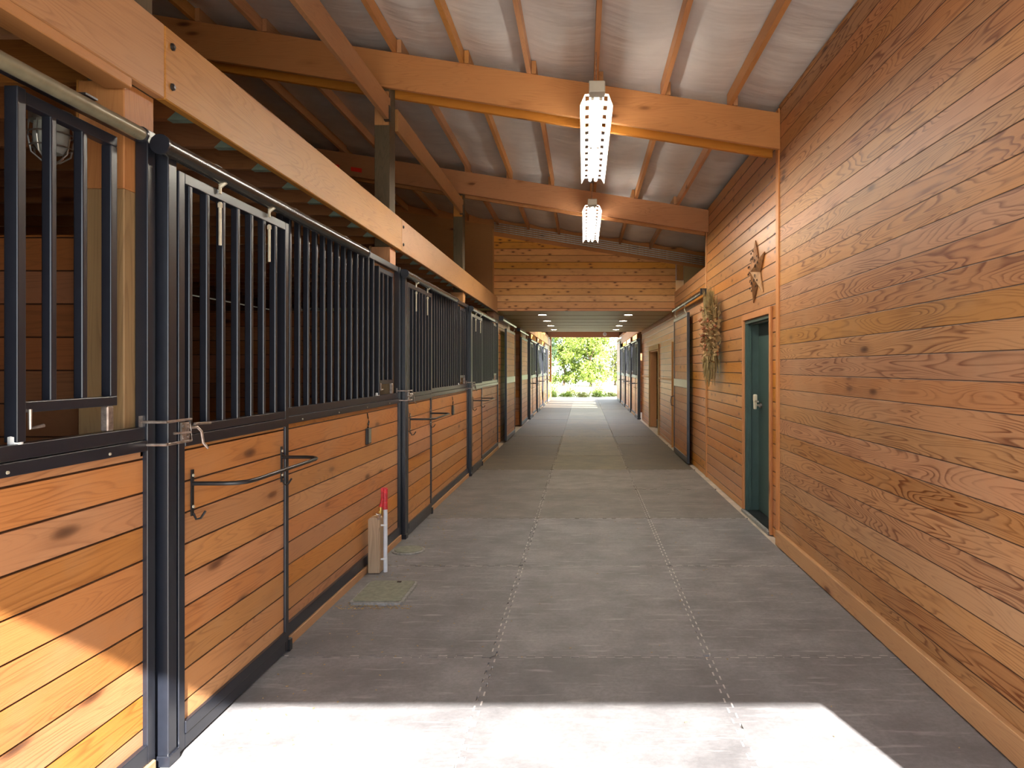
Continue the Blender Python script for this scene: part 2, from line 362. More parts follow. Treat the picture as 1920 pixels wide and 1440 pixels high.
# end wall over the low passage
b = MB(); b.slope(-1.84, 1.86, Y_END, Y_END + .10, Z_LOFT, zt(-1.84) - .20, Z_LOFT, zt(1.86) - .20)
struct(b, 'wall_end', M['end_board'])
b = MB(); b.slope(-5.5, -1.84, Y_END - .06, Y_END + .02, 3.04, zt(-5.5) - .05, 3.04, zt(-1.84) - .03)
struct(b, 'wall_end_plywood', M['plywood'])
b = MB(); b.slope(2.03, 4.0, Y_END, Y_END + .05, 3.0, zt(2.03) - .2, 3.0, zt(4.0) - .2)
struct(b, 'wall_end_pale', M['plywood_pale'])
b = MB(); b.slope(-5.5, 4.0, Y_END - .02, Y_END + .03, zt(-5.5) - .22, zt(-5.5) + .20, zt(4.0) - .22, zt(4.0) + .20)
struct(b, 'trim_5', M['beam_x'])
struct(MB().slope(1.88, 2.02, Y_END, Y_END + .12, 3.42, zt(1.88) - .2, 3.42, zt(2.02) - .2), 'trim_6', M['post_new'])
struct(MB().box(-1.845, -1.825, Y_END - .09, Y_END - .0, 2.79, zt(-1.84) - .1), 'trim_7', M['trim_z'])
struct(MB().box(-1.84, XR, Y_END + .10, 22.5, Z_LOFT, Z_LOFT + .04).box(1.98, 4.0, Y_END + .1, 22.5, Z_LOFT, Z_LOFT + .04).box(-5.5, -1.84, Y_END, 22.5, Z_LOFT + .01, Z_LOFT + .05), 'ceiling_passage', M['ceil_ply'])
struct(MB().box(-1.84, XR, 22.5, 22.6, Z_LOFT, 4.2), 'wall_loft_back', M['dark_ply'])
b = MB()
for k in range(1, 7): b.box(-1.8, 1.8, Y_END + k * 1.22 - .004, Y_END + k * 1.22 + .004, Z_LOFT - .004, Z_LOFT)
struct(b, 'ceiling_joint', M['dark_ply'])
# stall loft floor
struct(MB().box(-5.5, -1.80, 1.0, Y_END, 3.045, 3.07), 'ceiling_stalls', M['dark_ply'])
# roof membrane, sagging between purlins
PURL = [1.955 - .615 * k for k in range(13)]
def membrane(y0, y1, name):
    xs = []
    ed = sorted(PURL + [4.1, 3.185, 2.57, -6.4])
    for a, c in zip(ed[:-1], ed[1:]):
        for i in range(6): xs.append((a + (c - a) * i / 6, .045 * math.sin(math.pi * i / 6)))
    xs.append((4.1, 0)); m = MB(); ys = []
    n = max(2, int((y1 - y0) / .16))
    for j in range(n + 1): ys.append(y0 + (y1 - y0) * j / n)
    rnd = random.Random(5)
    wr = [rnd.uniform(-.5, .5) for _ in ys]
    for j, yy in enumerate(ys):
        for (xx, sg) in xs:
            rip = .016 * math.sin(yy * 4.1 + 1.3 * math.sin(xx * 2.2)) * (sg / .045) + .006 * wr[j] * (sg / .045)
            m.v.append((xx, yy, zt(xx) + .135 - sg + rip))
    nx = len(xs)
    for j in range(n):
        for i in range(nx - 1):
            m.f.append((j*nx+i, j*nx+i+1, (j+1)*nx+i+1, (j+1)*nx+i))
    o = m.build(name, M['membrane'], None, smooth=True); o['kind'] = 'structure'
    md = o.modifiers.new('thick', 'SOLIDIFY'); md.thickness = .03; md.offset = 1.0
    return o
membrane(-1.0, Y_END, 'ceiling')
struct(MB().slope(-6.4, 4.4, -1.0, 22.6, zt(-6.4) + .24, zt(-6.4) + .28, zt(4.4) + .24, zt(4.4) + .28), 'roof', M['roofmetal'])
struct(MB().slope(-6.4, 4.4, 22.6, 22.8, zt(-6.4) + .24, zt(-6.4) + .28, zt(4.4) + .24, zt(4.4) + .28).slope(-6.4, 4.4, 31.5, 37.3, zt(-6.4) + .24, zt(-6.4) + .28, zt(4.4) + .24, zt(4.4) + .28), 'roof_far', M['roofmetal'])  # unseen roof left open between these spans to sun the far floor

# ------------------------------------------------------------------ floor mats
XC = [-1.73, -.513, .703, 1.80]
def wave(t, seed):     # square interlocking teeth
    k = (t + seed) / .05
    return .014 if int(math.floor(k)) % 2 == 0 else -.014
def seam(a, c, fixed, along, seed, side):
    """points along a seam from a to c (coordinate 'fixed' offset by teeth)"""
    pts = []; g = .0045 * side; n0 = math.floor((min(a, c) + seed) / .05) + 1
    cuts = []
    k = n0
    while k * .05 - seed < max(a, c) - 1e-6:
        cuts.append(k * .05 - seed); k += 1
    cuts = [min(a, c)] + cuts + [max(a, c)]
    for i in range(len(cuts) - 1):
        wv = wave((cuts[i] + cuts[i+1]) / 2, seed) + g
        pts += [(cuts[i], fixed + wv), (cuts[i+1], fixed + wv)]
    if a > c: pts.reverse()
    return [(t, f) if along == 'x' else (f, t) for t, f in pts]
colname = ['beside the stalls', 'down the middle of the aisle', 'beside the plank wall']
NR = 19
rows = [2.15 + 1.83 * (k - 1) for k in range(NR + 2)]
for r in range(NR + 1):
    for c in range(3):
        x0, x1 = XC[c], XC[c+1]; y0, y1 = rows[r], min(rows[r+1], 37.2)
        detail = y0 < 15
        xa, xb, ya, yb = x0 + (.02 if c == 0 else 0.018), x1 - .018, y0 + .018, y1 - .018
        if detail:
            pl = seam(x0 + .02, x1 - .02, y0, 'x', .013 * r, 1)
            if c < 2: pl += seam(y0 + .02, y1 - .02, x1, 'y', .02 * c, -1)
            else: pl += [(XC[3] - .04, y0 + .02), (XC[3] - .04, y1 - .02)]
            pl += seam(x1 - .02, x0 + .02, y1, 'x', .013 * (r + 1), -1)
            if c > 0: pl += seam(y1 - .02, y0 + .02, x0, 'y', .02 * (c - 1), 1)
            else: pl += [(x0, y1 - .02), (x0, y0 + .02)]
            q = [pl[0]]
            for p_ in pl[1:]:
                if abs(p_[0]-q[-1][0]) + abs(p_[1]-q[-1][1]) > 1e-5: q.append(p_)
            pl = q
        else:
            pl = [(x0 + .003, y0 + .003), (x1 - (.003 if c < 2 else .04), y0 + .003), (x1 - (.003 if c < 2 else .04), y1 - .003), (x0 + .003, y1 - .003)]
        dz = random.uniform(-.0015, .0015); tone = 'brown lamp-tinted ' if r >= 6 and c != 1 else 'olive lamp-tinted ' if r >= 6 else 'grey '
        o = MB().prism(pl, 'z', -.012, 0.0 + dz).build('rubber_mat', M['mat' if r < 4 else 'mat_mid' if r < 6 else 'mat_lamp_olive' if c == 1 else 'mat_lamp_brown'])
        lab = tone + 'rubber floor mat ' + colname[c] + ', ' + ORD[r] + ' row from the entrance'
        tag(o, lab, 'floor mat', 'interlocking rubber mats on the aisle floor')

# drain and utility covers
t = thing('utility_cover', 'rectangular green plastic utility box lid set in the floor mat', 'utility cover', (-1.435, 5.08, 0))
def rrect(cx, cy, hx, hy, r, n=5):
    p = []
    for (sx, sy, a0) in ((1, -1, -90), (1, 1, 0), (-1, 1, 90), (-1, -1, 180)):
        for i in range(n): a = math.radians(a0 + 90 * i / (n - 1)); p.append((cx + sx*(hx-r) + r*math.cos(a), cy + sy*(hy-r) + r*math.sin(a)))
    return p
MB().prism(rrect(-1.435, 5.08, .185, .25, .04), 'z', -.01, .018).build('frame', M['coverrim'], t, bevel=.003)
lid = MB().prism(rrect(-1.435, 5.085, .168, .232, .035), 'z', .018, .026).build('lid', M['cover'], t, bevel=.003)
MB().box(-1.40, -1.37, 5.27, 5.29, .026, .030).build('lift_slot', M['hole'], t)
t = thing('drain_cover', 'round green valve cover on the floor beside the steel post', 'drain cover', (-1.563, 6.27, 0))
MB().lathe([(.145, -.01), (.145, .010), (.128, .014)], (-1.563, 6.27, 0), 32).build('rim', M['coverrim'], t)
MB().lathe([(.124, .0), (.124, .018), (.118, .021)], (-1.563, 6.27, 0), 32).build('lid', M['cover'], t)
# pale dust packed in the seams near the entrance
m = MB(); rnd = random.Random(8)
def dust(a, c, fixed, along, seed, dens):
    n0 = math.floor((a + seed) / .05) + 1; cuts = [a]; k = n0
    while k * .05 - seed < c - 1e-6: cuts.append(k * .05 - seed); k += 1
    cuts.append(c)
    pv = None
    for i in range(len(cuts) - 1):
        w = wave((cuts[i] + cuts[i+1]) / 2, seed); on = rnd.random() < dens; z1 = -.0015
        if on:
            if along == 'x': m.box(cuts[i], cuts[i+1], fixed + w - .0044, fixed + w + .0044, -.011, z1)
            else: m.box(fixed + w - .0044, fixed + w + .0044, cuts[i], cuts[i+1], -.011, z1)
        if pv is not None and rnd.random() < dens:
            if along == 'x': m.box(cuts[i] - .004, cuts[i] + .004, fixed - .016, fixed + .016, -.011, z1)
            else: m.box(fixed - .016, fixed + .016, cuts[i] - .004, cuts[i] + .004, -.011, z1)
        pv = w
for r in range(1, 8):
    for c in range(3):
        x0, x1 = XC[c], XC[c+1]
        dust(x0 + .03, x1 - .03, rows[r], 'x', .013 * r, (.35, .75, .8)[c] * (1 if r < 6 else .5))
        if c < 2: dust(rows[r] + .03, rows[r+1] - .03, x1, 'y', .02 * c, (.6, .95)[c] * (1 if r < 5 else .5))
tag(m.build('seam_dust', M['dust']), 'pale dust packed in the jagged seams between the aisle mats', 'dust', kind='stuff')
# straw and chaff on the mats
m = MB(); rnd = random.Random(3)
for i in range(420):
    if i < 170: x, y = -1.65 + abs(rnd.gauss(0, .3)), rnd.uniform(3.0, 9)
    elif i < 290: x, y = -1.435 + rnd.uniform(-.26, .26), 4.80 + rnd.uniform(-.05, .03)
    else: x, y = rnd.uniform(-1.6, 1.7), rnd.uniform(3, 12)
    a = rnd.uniform(0, 3.14); l = rnd.uniform(.002, .008); w = rnd.uniform(.001, .002)
    dx, dy = math.cos(a), math.sin(a); z = .0025
    m.hexa([(x-dx*l+dy*w, y-dy*l-dx*w, z), (x+dx*l+dy*w, y+dy*l-dx*w, z), (x+dx*l-dy*w, y+dy*l+dx*w, z), (x-dx*l-dy*w, y-dy*l+dx*w, z),
            (x-dx*l+dy*w, y-dy*l-dx*w, z+.003), (x+dx*l+dy*w, y+dy*l-dx*w, z+.003), (x+dx*l-dy*w, y+dy*l+dx*w, z+.003), (x-dx*l-dy*w, y-dy*l+dx*w, z+.003)])
tag(m.build('straw_debris', M['husk']), 'bits of straw and wood chips scattered over the aisle mats', 'straw', kind='stuff')

# ------------------------------------------------------------------ timber frame
for i, y in enumerate(TPOST):
    z_hi = zt(-1.87) - .02
    t = thing('timber_post', ['weathered square timber post inside the nearest stall bars', 'dark treated timber post rising to the nearest rafter beam', 'dark treated timber post rising to the farther rafter beam'][i], 'post', (-1.865, y + .095, -.012), 'timber posts along the stalls')
    MB().box(-1.97, -1.79, y, y + .19, -.012, 2.33).build('lower_post', M['post_weather'], t, bevel=.004)
    tag(MB().box(-1.97, -1.79, y, y + .19, 2.33, 2.75).build('post_cladding', M['post_new'], t, bevel=.004), 'orange new timber cladding')
    MB().box(-1.99, -1.97, y + .02, y + .17, 2.30, 2.76).build('shim_board', M['post_new'], t)
    MB().box(-1.935, -1.795, y, y + .19, 2.75, z_hi).build('upper_post', M['post_treated'], t, bevel=.004)
    tag(MB().box(-1.93, -1.80, y - .018, y, 3.87, 4.18).build('bearing_block', M['post_new'], t, bevel=.003), 'orange bearing block under the rafter')
for i, y in enumerate([-.80, 2.68, 6.44, 10.36]):
    if i == 0: continue
    t = thing('rafter_beam', ['', 'double plank rafter beam over the entrance end of the aisle', 'nearest double plank rafter beam crossing in front of the long lamp', 'farther double plank rafter beam behind the long lamp'][i], 'beam', (0, y, zt(0) - .33), 'double rafter beams')
    xa, xb = -5.5, (1.80 if i < 3 else 1.84)
    for (ya, dz) in ((y, 0), (y + .26, -.0)):
        MB().slope(xa, xb - .003, ya, ya + .045, zt(xa) - .33 + dz, zt(xa), zt(xb) - .33 + dz, zt(xb)).build('plank', M['beam_x'], t, bevel=.003)
    if i == 3:
        for (x0, x1) in ((-3.68, -3.60), (-3.43, -3.27)):
            z0 = zt(x0) - .225
            tag(MB().slope(x0, x1, y - .004, y - .0005, z0 - .03, z0 + .03, z0 - .03 - (x1-x0)*SL, z0 + .03 - (x1-x0)*SL).build('tape_patch', M['redtape'], t), 'red tape patch')
for j, (y0, y1) in enumerate(((1.0, 2.93), (2.933, 6.74), (6.743, Y_END - .1))):
    t = thing('header_beam', ['broad header beam above the nearest stall bars', 'long pale header beam over the stall with the hydrant', 'header beam running back over the farther stalls'][j], 'beam', (-1.767, y0, 2.75), 'header beams over the stalls')
    MB().box(-1.79, -1.745, y0, y1, 2.75, 3.06).build('plank', M['beam_y'], t, bevel=.005)
    g = MB()
    for q in (.07, .24):
        g.lathe([(.016, 0), (.016, .006), (.008, .012)], (-1.745, y0 + .05, 2.75 + q), 8, 'x')
    g.build('bolt', M['iron'], t)
t = tag(MB().box(-1.85, -1.745, 1.0, 2.72, 2.71, 2.749).build('nailer_board', M['beam_y'], bevel=.003), 'short flat board ending at the nearest timber post under the header', 'board')
for j, (y0, y1) in enumerate(((2.98, 6.478), (6.75, 10.398))):
    t = thing('tie_beam', ['tie beam high over the header, ending at the dark post', 'farther tie beam between the two dark posts'][j], 'beam', (-1.80, y0, 3.9), 'high tie beams above the header')
    MB().box(-1.822, -1.782, y0, y1, 3.90, 4.11).build('plank', M['beam_y'], t, bevel=.003)
    MB().box(-1.827, -1.777, y1 - .055, y1 - .004, 3.893, 3.900).box(-1.827, -1.8225, y1 - .055, y1 - .004, 3.90, 4.03).box(-1.7815, -1.777, y1 - .055, y1 - .004, 3.90, 4.03).build('hanger_bracket', M['iron'], t)
# purlins
BAYS = [(2.63, 6.50, 0.0), (6.43, 10.42, .046), (10.35, Y_END - .02, .0)]
PX = [1.34 - .615 * k for k in range(12)]
for bi, (y0, y1, dx) in enumerate(BAYS):
    for k, x in enumerate(PX):
        xx = x + dx
        b = MB().slope(xx - .02, xx + .02, y0, y1, zt(xx) + .002, zt(xx) + .118, zt(xx) + .002, zt(xx) + .118)
        o = b.build('purlin', M['purlin'])
        tag(o, 'roof purlin ' + ['over the entrance bay', 'between the two rafter beams', 'between the farther rafter and the end wall'][bi] + ', ' + ORD[k] + ' from the plank wall', 'purlin', 'roof purlins under the white membrane')
# conduits along the end wall
for k in range(5):
    z0 = .045 - k * .040
    o = MB().tube([(-1.82, Y_END - .045, zt(-1.82) + z0 - .01), (2.6, Y_END - .045, zt(2.6) + z0 - .035)], .0105, 8).build('conduit_pipe', M['galv'], smooth=True)
    tag(o, 'sloping grey metal conduit across the end wall, %s from the top' % ORD[k], 'conduit', 'metal conduits along the end wall')
# stall ceiling joists
jy = [1.25 + .42 * k for k in range(31)]
for k, y in enumerate(jy):
    if any(abs(y - (tp + .1)) < .12 for tp in TPOST): y += .0
    t = thing('ceiling_joist', 'dark ceiling joist inside the stalls, %s back from the entrance' % ORD[k], 'joist', (-3.6, y, 2.81), 'ceiling joists above the stalls')
    MB().box(-5.5, -1.865, y - .02, y + .02, 2.81, 3.043).build('joist_plank', M['joist'], t)
    MB().prism([(-1.865, 2.803), (-1.97, 2.803), (-1.865, 2.90)], 'y', y - .025, y + .025).build('joist_hanger', M['joist_hanger'] if 'joist_hanger' in M else M.setdefault('joist_hanger', paint('green_galvanised', (.30, .42, .36), .5, .3)), t)

# ------------------------------------------------------------------ stall partitions
for i, y in enumerate(POSTS + [Y_END, 22.3, 25.9, 29.5, 33.1]):
    b = MB().box(-5.5, -1.97, y - .02, y + .02, 0, 2.17)
    struct(b, 'wall_partition', M['partition'])
for y in (22.3, 25.9, 29.5, 33.1): struct(MB().box(1.98, 4.0, y - .02, y + .02, 0, 2.17), 'wall_partition', M['partition'])

def board_stack(s, xo, xi, y0, y1, z0, z1, rz):
    # tongue and groove boards with chamfered edges, one mesh; boards line up with the grain changes of the material
    m = MB(); k = math.ceil((z0 - rz + .077) / .1345) - 1; c = .0045
    while True:
        a, b = max(z0, k * .1345 - .077 + rz), min(z1, (k + 1) * .1345 - .077 + rz)
        if a >= z1 - .002: break
        if b > a + .012:
            m.prism([(s*xi, a), (s*(xo + c), a), (s*xo, a + c), (s*xo, b - c), (s*(xo + c), b), (s*xi, b)], 'y', y0, y1)
        k += 1
    m.box(s*(xo + c), s*(xi - .001), y0, y1, z0, z1)
    return m
# ------------------------------------------------------------------ stall fronts
def stall_post(s, y, label, grp='steel stall posts'):
    t = thing('stall_post', label, 'steel post', (s * 1.75, y + .03, 0), grp)
    MB().box(s*1.70, s*1.755, y, y + .06, .0, 2.57).box(s*1.755, s*1.787, y - .003, y + .065, .05, 2.58).build('post_tube', M['black'], t, bevel=.004, segs=2)
    MB().box(s*1.69, s*1.80, y - .012, y + .068, .0, .045).build('foot_plate', M['black'], t, bevel=.003)
    return t
def hook_latch(s, y, parent, zz=1.355):
    X = s * 1.695
    m = MB(); m.box(s*1.698, s*1.69, y - .02, y + .035, zz - .03, zz + .045)
    m.tube([(s*1.675, y + .05, zz + .035), (s*1.668, y + .12, zz + .033), (s*1.672, y + .17, zz + .03)], .006, 8)
    m.tube([(s*1.69, y + .02, zz + .02), (s*1.67, y + .06, zz + .02), (s*1.66, y + .075, zz - .0), (s*1.655, y + .08, zz - .05), (s*1.645, y + .10, zz - .075)], .006, 8)
    for (dy, dz) in ((-.01, -.02), (-.01, .03), (.025, -.015), (.025, .03)): m.lathe([(.007, 0), (.007, .006)], (s*1.69 - (.006 if s > 0 else 0), y + dy, zz + dz), 8, 'x')
    return m.build('latch', M['steel'], parent, smooth=True)
def blanket_bar(s, y0, y1, z, parent):
    m = MB(); X0 = 1.695; X1 = 1.47; r = .07
    path = [(s*X0, y0, z)]
    path += [(s*(X1 + .09), y0, z), (s*(X1 + .045), y0 + .012, z), (s*(X1 + .012), y0 + .05, z), (s*X1, y0 + .10, z)]
    path += [(s*X1, y1 - .10, z), (s*(X1 + .012), y1 - .05, z), (s*(X1 + .045), y1 - .012, z), (s*(X1 + .09), y1, z), (s*X0, y1, z)]
    m.tube(path, .0095, 10)
    for y in (y0, y1):
        m.box(s*1.7, s*1.694, y - .009, y + .009, z - .14, z + .06)
        m.tube([(s*1.692, y, z - .13), (s*1.68, y, z - .155), (s*1.66, y, z - .15), (s*1.64, y, z - .12)], .005, 8)
    o = m.build('blanket_bar', M['iron'], parent, smooth=True)
    b = MB()
    for y in (y0, y1):
        for dz in (.035, -.10): b.lathe([(.007, 0), (.006, .005)], (s*1.694 if s < 0 else 1.689, y, z + dz), 8, 'x')
    b.build('screw', M['zinc'], o)
    return o
def stall_door(s, P, label, W=1.10, bars=7, grp='sliding stall doors', far=False):
    y0 = P + .075; y1 = y0 + W
    t = thing('stall_door', label, 'stall door', (s * 1.73, (y0 + y1) / 2, .01), grp)
    xa, xb = s * 1.70, s * 1.75
    m = MB(); m.box(xa, xb, y0, y0 + .045, .012, 2.46); m.box(xa, xb, y1 - .045, y1, .012, 2.46)
    m.box(xa, xb, y0 + .045, y1 - .045, 2.415, 2.46); m.box(xa, xb, y0 + .045, y1 - .045, 1.345, 1.385)
    m.box(s*1.697, s*1.745, y0 + .045, y1 - .045, 1.295, 1.343); m.box(xa, xb, y0 + .045, y1 - .045, .012, .07); m.box(s*1.695, s*1.745, y0 + .045, y1 - .045, .072, .125)
    m.build('door_frame', M['black'], t, bevel=.003, segs=2)
    board_stack(s, 1.712, 1.742, y0 + .045, y1 - .045, .10, 1.31, .01).build('board_panel', M['stall_board'], t)
    for k in range(bars):
        y = P + .16 + .141 * k
        MB().box(s*1.703, s*1.739, y, y + .026, 1.38, 2.42).build('bar', M['black'], t, bevel=.005, segs=2)
    for y in (P + .39, P + .90):
        MB().tube([(s*1.69, y, 2.44), (s*1.69, y, 2.475)], .007, 8).tube([(s*1.69, y, 2.475), (s*1.668, y, 2.49), (s*1.675, y, 2.52)], .012, 8).build('hanger', M['zinc'], t, smooth=True)
        MB().tube([(s*1.69, y, 2.20 if not far else 2.3), (s*1.69, y, 2.40)], .007, 8).lathe([(.012, 0), (.012, .02)], (s*1.69, y, 2.375), 6).build('hanger_bolt', M['zinc'], t, smooth=True)
    hook_latch(s, P + .10, t)
    blanket_bar(s, P + .17, P + 1.07, 1.13, t)
    MB().box(s*1.69, s*1.76, y1 - .01, y1 + .03, .0, .07).build('floor_guide', M['iron'], t, bevel=.004)
    return t
def door_track(s, y0, y1, label, mat='black_rail', r=.036):
    t = thing('door_track', label, 'door track', (s * 1.69, y0, 2.51), 'sliding door tracks')
    MB().tube([(s*1.685, y0, 2.52), (s*1.685, y1, 2.52)], r, 14).build('track_pipe', M[mat], t, smooth=True)
    for y in (y0, y1): MB().tube([(s*1.685, y - .006, 2.52), (s*1.685, y + .006, 2.52)], r + .004, 14).build('end_collar', M['black'], t, smooth=True)
    n = 3
    for k in range(n):
        y = y0 + (y1 - y0) * (k + .5) / n
        MB().box(s*1.68, s*1.77, y - .03, y + .03, 2.553, 2.56).build('mount_bracket', M['iron'], t)
    return t
def fixed_panel(s, ya, Pn, label, full=True, boards='stall_board', grp='fixed barred stall panels'):
    y0 = ya; y1 = Pn - .03
    t = thing('stall_enclosure', label, 'stall enclosure', (s * 1.79, (y0 + y1) / 2, 0.0), grp)
    xa, xb = s * 1.745, s * 1.786
    m = MB(); m.box(xa, xb, y0, y0 + .04, .05, 2.58); m.box(s*1.735, xb, y1 - .05, y1, .05, 2.58)
    m.box(xa, xb, y0 + .04, y1 - .05, 2.53, 2.58); m.box(xa, xb, y0 + .04, y1 - .05, 1.345, 1.395); m.box(s*1.735, xb, y0 + .04, y1 - .05, 1.30, 1.343)
    m.box(s*1.735, xb, y0 + .04, y1 - .05, .055, .13)
    m.build('panel_frame', M['black'], t, bevel=.003, segs=2)
    board_stack(s, 1.755, 1.78, y0 + .04, y1 - .05, .12, 1.31, 0).build('board_panel', M[boards], t)
    MB().box(s*1.725, s*1.786, y0 + .02, y1 - .01, -.01, .053).build('sill_plank', M['sill'], t, bevel=.004)
    yp = Pn - .715
    k = 0
    while True:
        y = yp - .135 - .1385 * k
        if y < y0 + .08: break
        MB().box(s*1.748, s*1.784, y, y + .026, 1.39, 2.535).build('bar', M['black'], t, bevel=.005, segs=2); k += 1
    # small swinging feed door
    fd = MB(); fd.box(s*1.742, s*1.785, yp, yp + .034, 1.40, 2.50); fd.box(s*1.746, s*1.783, yp + .034, yp + .47, 2.455, 2.495)
    fd.box(s*1.746, s*1.783, yp + .034, yp + .47, 1.49, 1.525); fd.box(s*1.746, s*1.783, yp + .434, yp + .47, 1.525, 2.455)
    f = fd.build('feed_door', M['black'], t, bevel=.003, segs=2)
    for q in (.145, .29):
        MB().box(s*1.748, s*1.782, yp + q, yp + q + .026, 1.52, 2.46).build('feed_bar', M['black'], f, bevel=.005, segs=2)
    MB().lathe([(.02, -.004), (.02, .02), (.014, .026)], (s*1.763, yp + .017, 1.397), 12).build('pivot_cap', M['white'], f)
    MB().tube([(s*1.743, yp + .05, 1.50), (s*1.743, yp + .05, 1.44), (s*1.738, yp + .10, 1.445)], .006, 8).build('bolt_handle', M['steel'], f)
    MB().box(s*1.742, s*1.77, yp + .41, yp + .445, 1.398, 1.49).build('bolt_latch', M['steel'], f, bevel=.004)
    for q in (.1, .35, .6, .85):
        if Pn > 16: break
        y = y0 + (y1 - y0) * q; MB().lathe([(.006, 0), (.005, .004)], (-1.735, y, 1.315), 6, 'x').build('rivet', M['zinc'], t)
    return t
def latch_loop(s, P, parent, zz=1.37):
    m = MB(); y = P
    m.box(s*1.762, s*1.755, y - .095, y - .075, zz - .09, zz + .07)
    m.tube([(s*1.755, y - .085, zz + .045), (s*1.66, y - .085, zz + .045), (s*1.655, y + .085, zz + .045), (s*1.655, y + .085, zz - .045), (s*1.66, y - .085, zz - .045), (s*1.755, y - .085, zz - .045)], .006, 8)
    m.tube([(s*1.69, y + .02, zz - .01), (s*1.655, y + .085, zz - .01)], .005, 8)
    return m.build('latch_loop', M['steel'], parent, smooth=True)

st = ['nearest', 'second', 'third']
p1 = stall_post(-1, POSTS[0], 'tall black steel post left of the door with the nearest blanket bar')
p2 = stall_post(-1, POSTS[1], 'black steel post just behind the white pipe hydrant')
p3 = stall_post(-1, POSTS[2], 'black steel post between the second and third barred doors')
for p_, P in ((p1, POSTS[0]), (p2, POSTS[1]), (p3, POSTS[2])): latch_loop(-1, P, p_)
ENDS = POSTS + [Y_END]
fixed_panel(-1, 1.02, POSTS[0], 'closest barred stall panel with sunlit lower boards at the entrance')
door_track(-1, 1.02, 2.68, 'pale door track ending above the nearest stall bars', 'pale_track', .025)
door_lab = ['nearest black framed stall door with seven bars and orange boards', 'second stall door, behind the steel post past the hydrant', 'third stall door, in olive light before the low ceiling']
pan_lab = ['barred stall panel with orange boards behind the white pipe hydrant', 'barred stall panel with a hanging tag, between second and third doors', 'barred stall panel with olive lit boards next to the low passage']
trk_lab = ['black pipe track above the nearest stall door', 'black pipe track above the second stall door', 'shiny pipe track above the third stall door']
for i in range(3):
    P = ENDS[i]
    stall_door(-1, P, door_lab[i]); door_track(-1, P - .08, P + 2.55, trk_lab[i])
    fixed_panel(-1, P + 1.20, ENDS[i+1], pan_lab[i])
# hanging tags on the fixed panels
for (y, z0, z1, lab) in ((5.69, 1.015, 1.145, 'black framed tag box hanging from a hook above the hydrant'), (9.36, 1.01, 1.13, 'small grey green tag hanging on the second stall panel')):
    t = thing('hanging_tag', lab, 'tag box', (-1.77, y, z0), 'tags hanging on the stall panels')
    MB().box(-1.754, -1.730, y - .042, y + .042, z0, z1).build('frame', M['iron'], t, bevel=.004)
    MB().box(-1.730, -1.727, y - .030, y + .030, z0 + .015, z1 - .01).build('tag_face', M['cover'], t)
    MB().tube([(-1.745, y, z1), (-1.74, y - .012, z1 + .03), (-1.742, y + .010, z1 + .05), (-1.745, y, z1 + .08), (-1.745, y - .02, z1 + .12)], .009, 8, .004).build('hook', M['iron'], t, smooth=True)
# bulkhead lamp in the nearest stall
t = thing('bulkhead_lamp', 'caged round glass lamp hanging inside the nearest stall', 'lamp', (-2.46, 3.25, 2.81))
c = (-2.46, 3.25)
MB().lathe([(.085, 0), (.085, -.05), (.075, -.055)], (c[0], c[1], 2.81), 20).build('lamp_base', M['galv'], t, smooth=True)
MB().lathe([(.066, 0), (.07, -.05), (.066, -.10), (.045, -.135), (.01, -.145)], (c[0], c[1], 2.755), 20).build('glass_jar', M['glass'], t, smooth=True)
m = MB()
for a in range(4):
    an = a * math.pi / 4; ca, sa = math.cos(an), math.sin(an)
    m.tube([(c[0] + ca*.082*w_, c[1] + sa*.082*w_, 2.755 + h) for w_, h in ((1, 0), (1.05, -.07), (.9, -.14), (.4, -.175), (-.4, -.175), (-.9, -.14), (-1.05, -.07), (-1, 0))], .004, 6)
for h, rr in ((-.05, .086), (-.11, .08)):
    m.tube([(c[0] + rr*math.cos(i*math.pi/8), c[1] + rr*math.sin(i*math.pi/8), 2.755 + h) for i in range(17)], .004, 6)
m.build('wire_cage', M['galv'], t, smooth=True)

# hydrant
t = thing('frost_hydrant', 'white pipe hydrant with red handle strapped to a wooden stake', 'hydrant', (-1.66, 5.60, 0))
pl = [(-1.715, .0), (-1.620, .0), (-1.620, .425)] + [(-1.6675 + .0475*math.cos(a*math.pi/6), .425 + .02*math.sin(a*math.pi/6)) for a in range(1, 6)] + [(-1.715, .425)]
MB().prism(pl, 'y', 5.585, 5.68).build('wooden_stake', M['stake'], t, bevel=.004)
MB().tube([(-1.588, 5.63, 0), (-1.588, 5.63, .505)], .0165, 14).build('white_pipe', M['pvc'], t, smooth=True)
MB().box(-1.622, -1.575, 5.611, 5.616, .10, .113).box(-1.622, -1.575, 5.611, 5.616, .37, .383).build('strap', M['white'], t)
MB().tube([(-1.590, 5.63, .50), (-1.592, 5.63, .56), (-1.590, 5.63, .665)], .021, 12).tube([(-1.625, 5.63, .52), (-1.612, 5.63, .56), (-1.603, 5.63, .66)], .016, 10).box(-1.620, -1.578, 5.614, 5.646, .60, .672).build('red_handle', M['red'], t, smooth=True)
MB().tube([(-1.628, 5.63, .452), (-1.626, 5.63, .52)], .013, 10).lathe([(.018, 0), (.018, .014)], (-1.627, 5.63, .475), 6).build('brass_valve', M['brass'], t, smooth=True)
MB().tube([(-1.628, 5.62, .46), (-1.63, 5.60, .45), (-1.635, 5.585, .425)], .012, 8).tube([(-1.655, 5.60, .47), (-1.63, 5.605, .46)], .005, 6).build('spout', M['steel'], t, smooth=True)

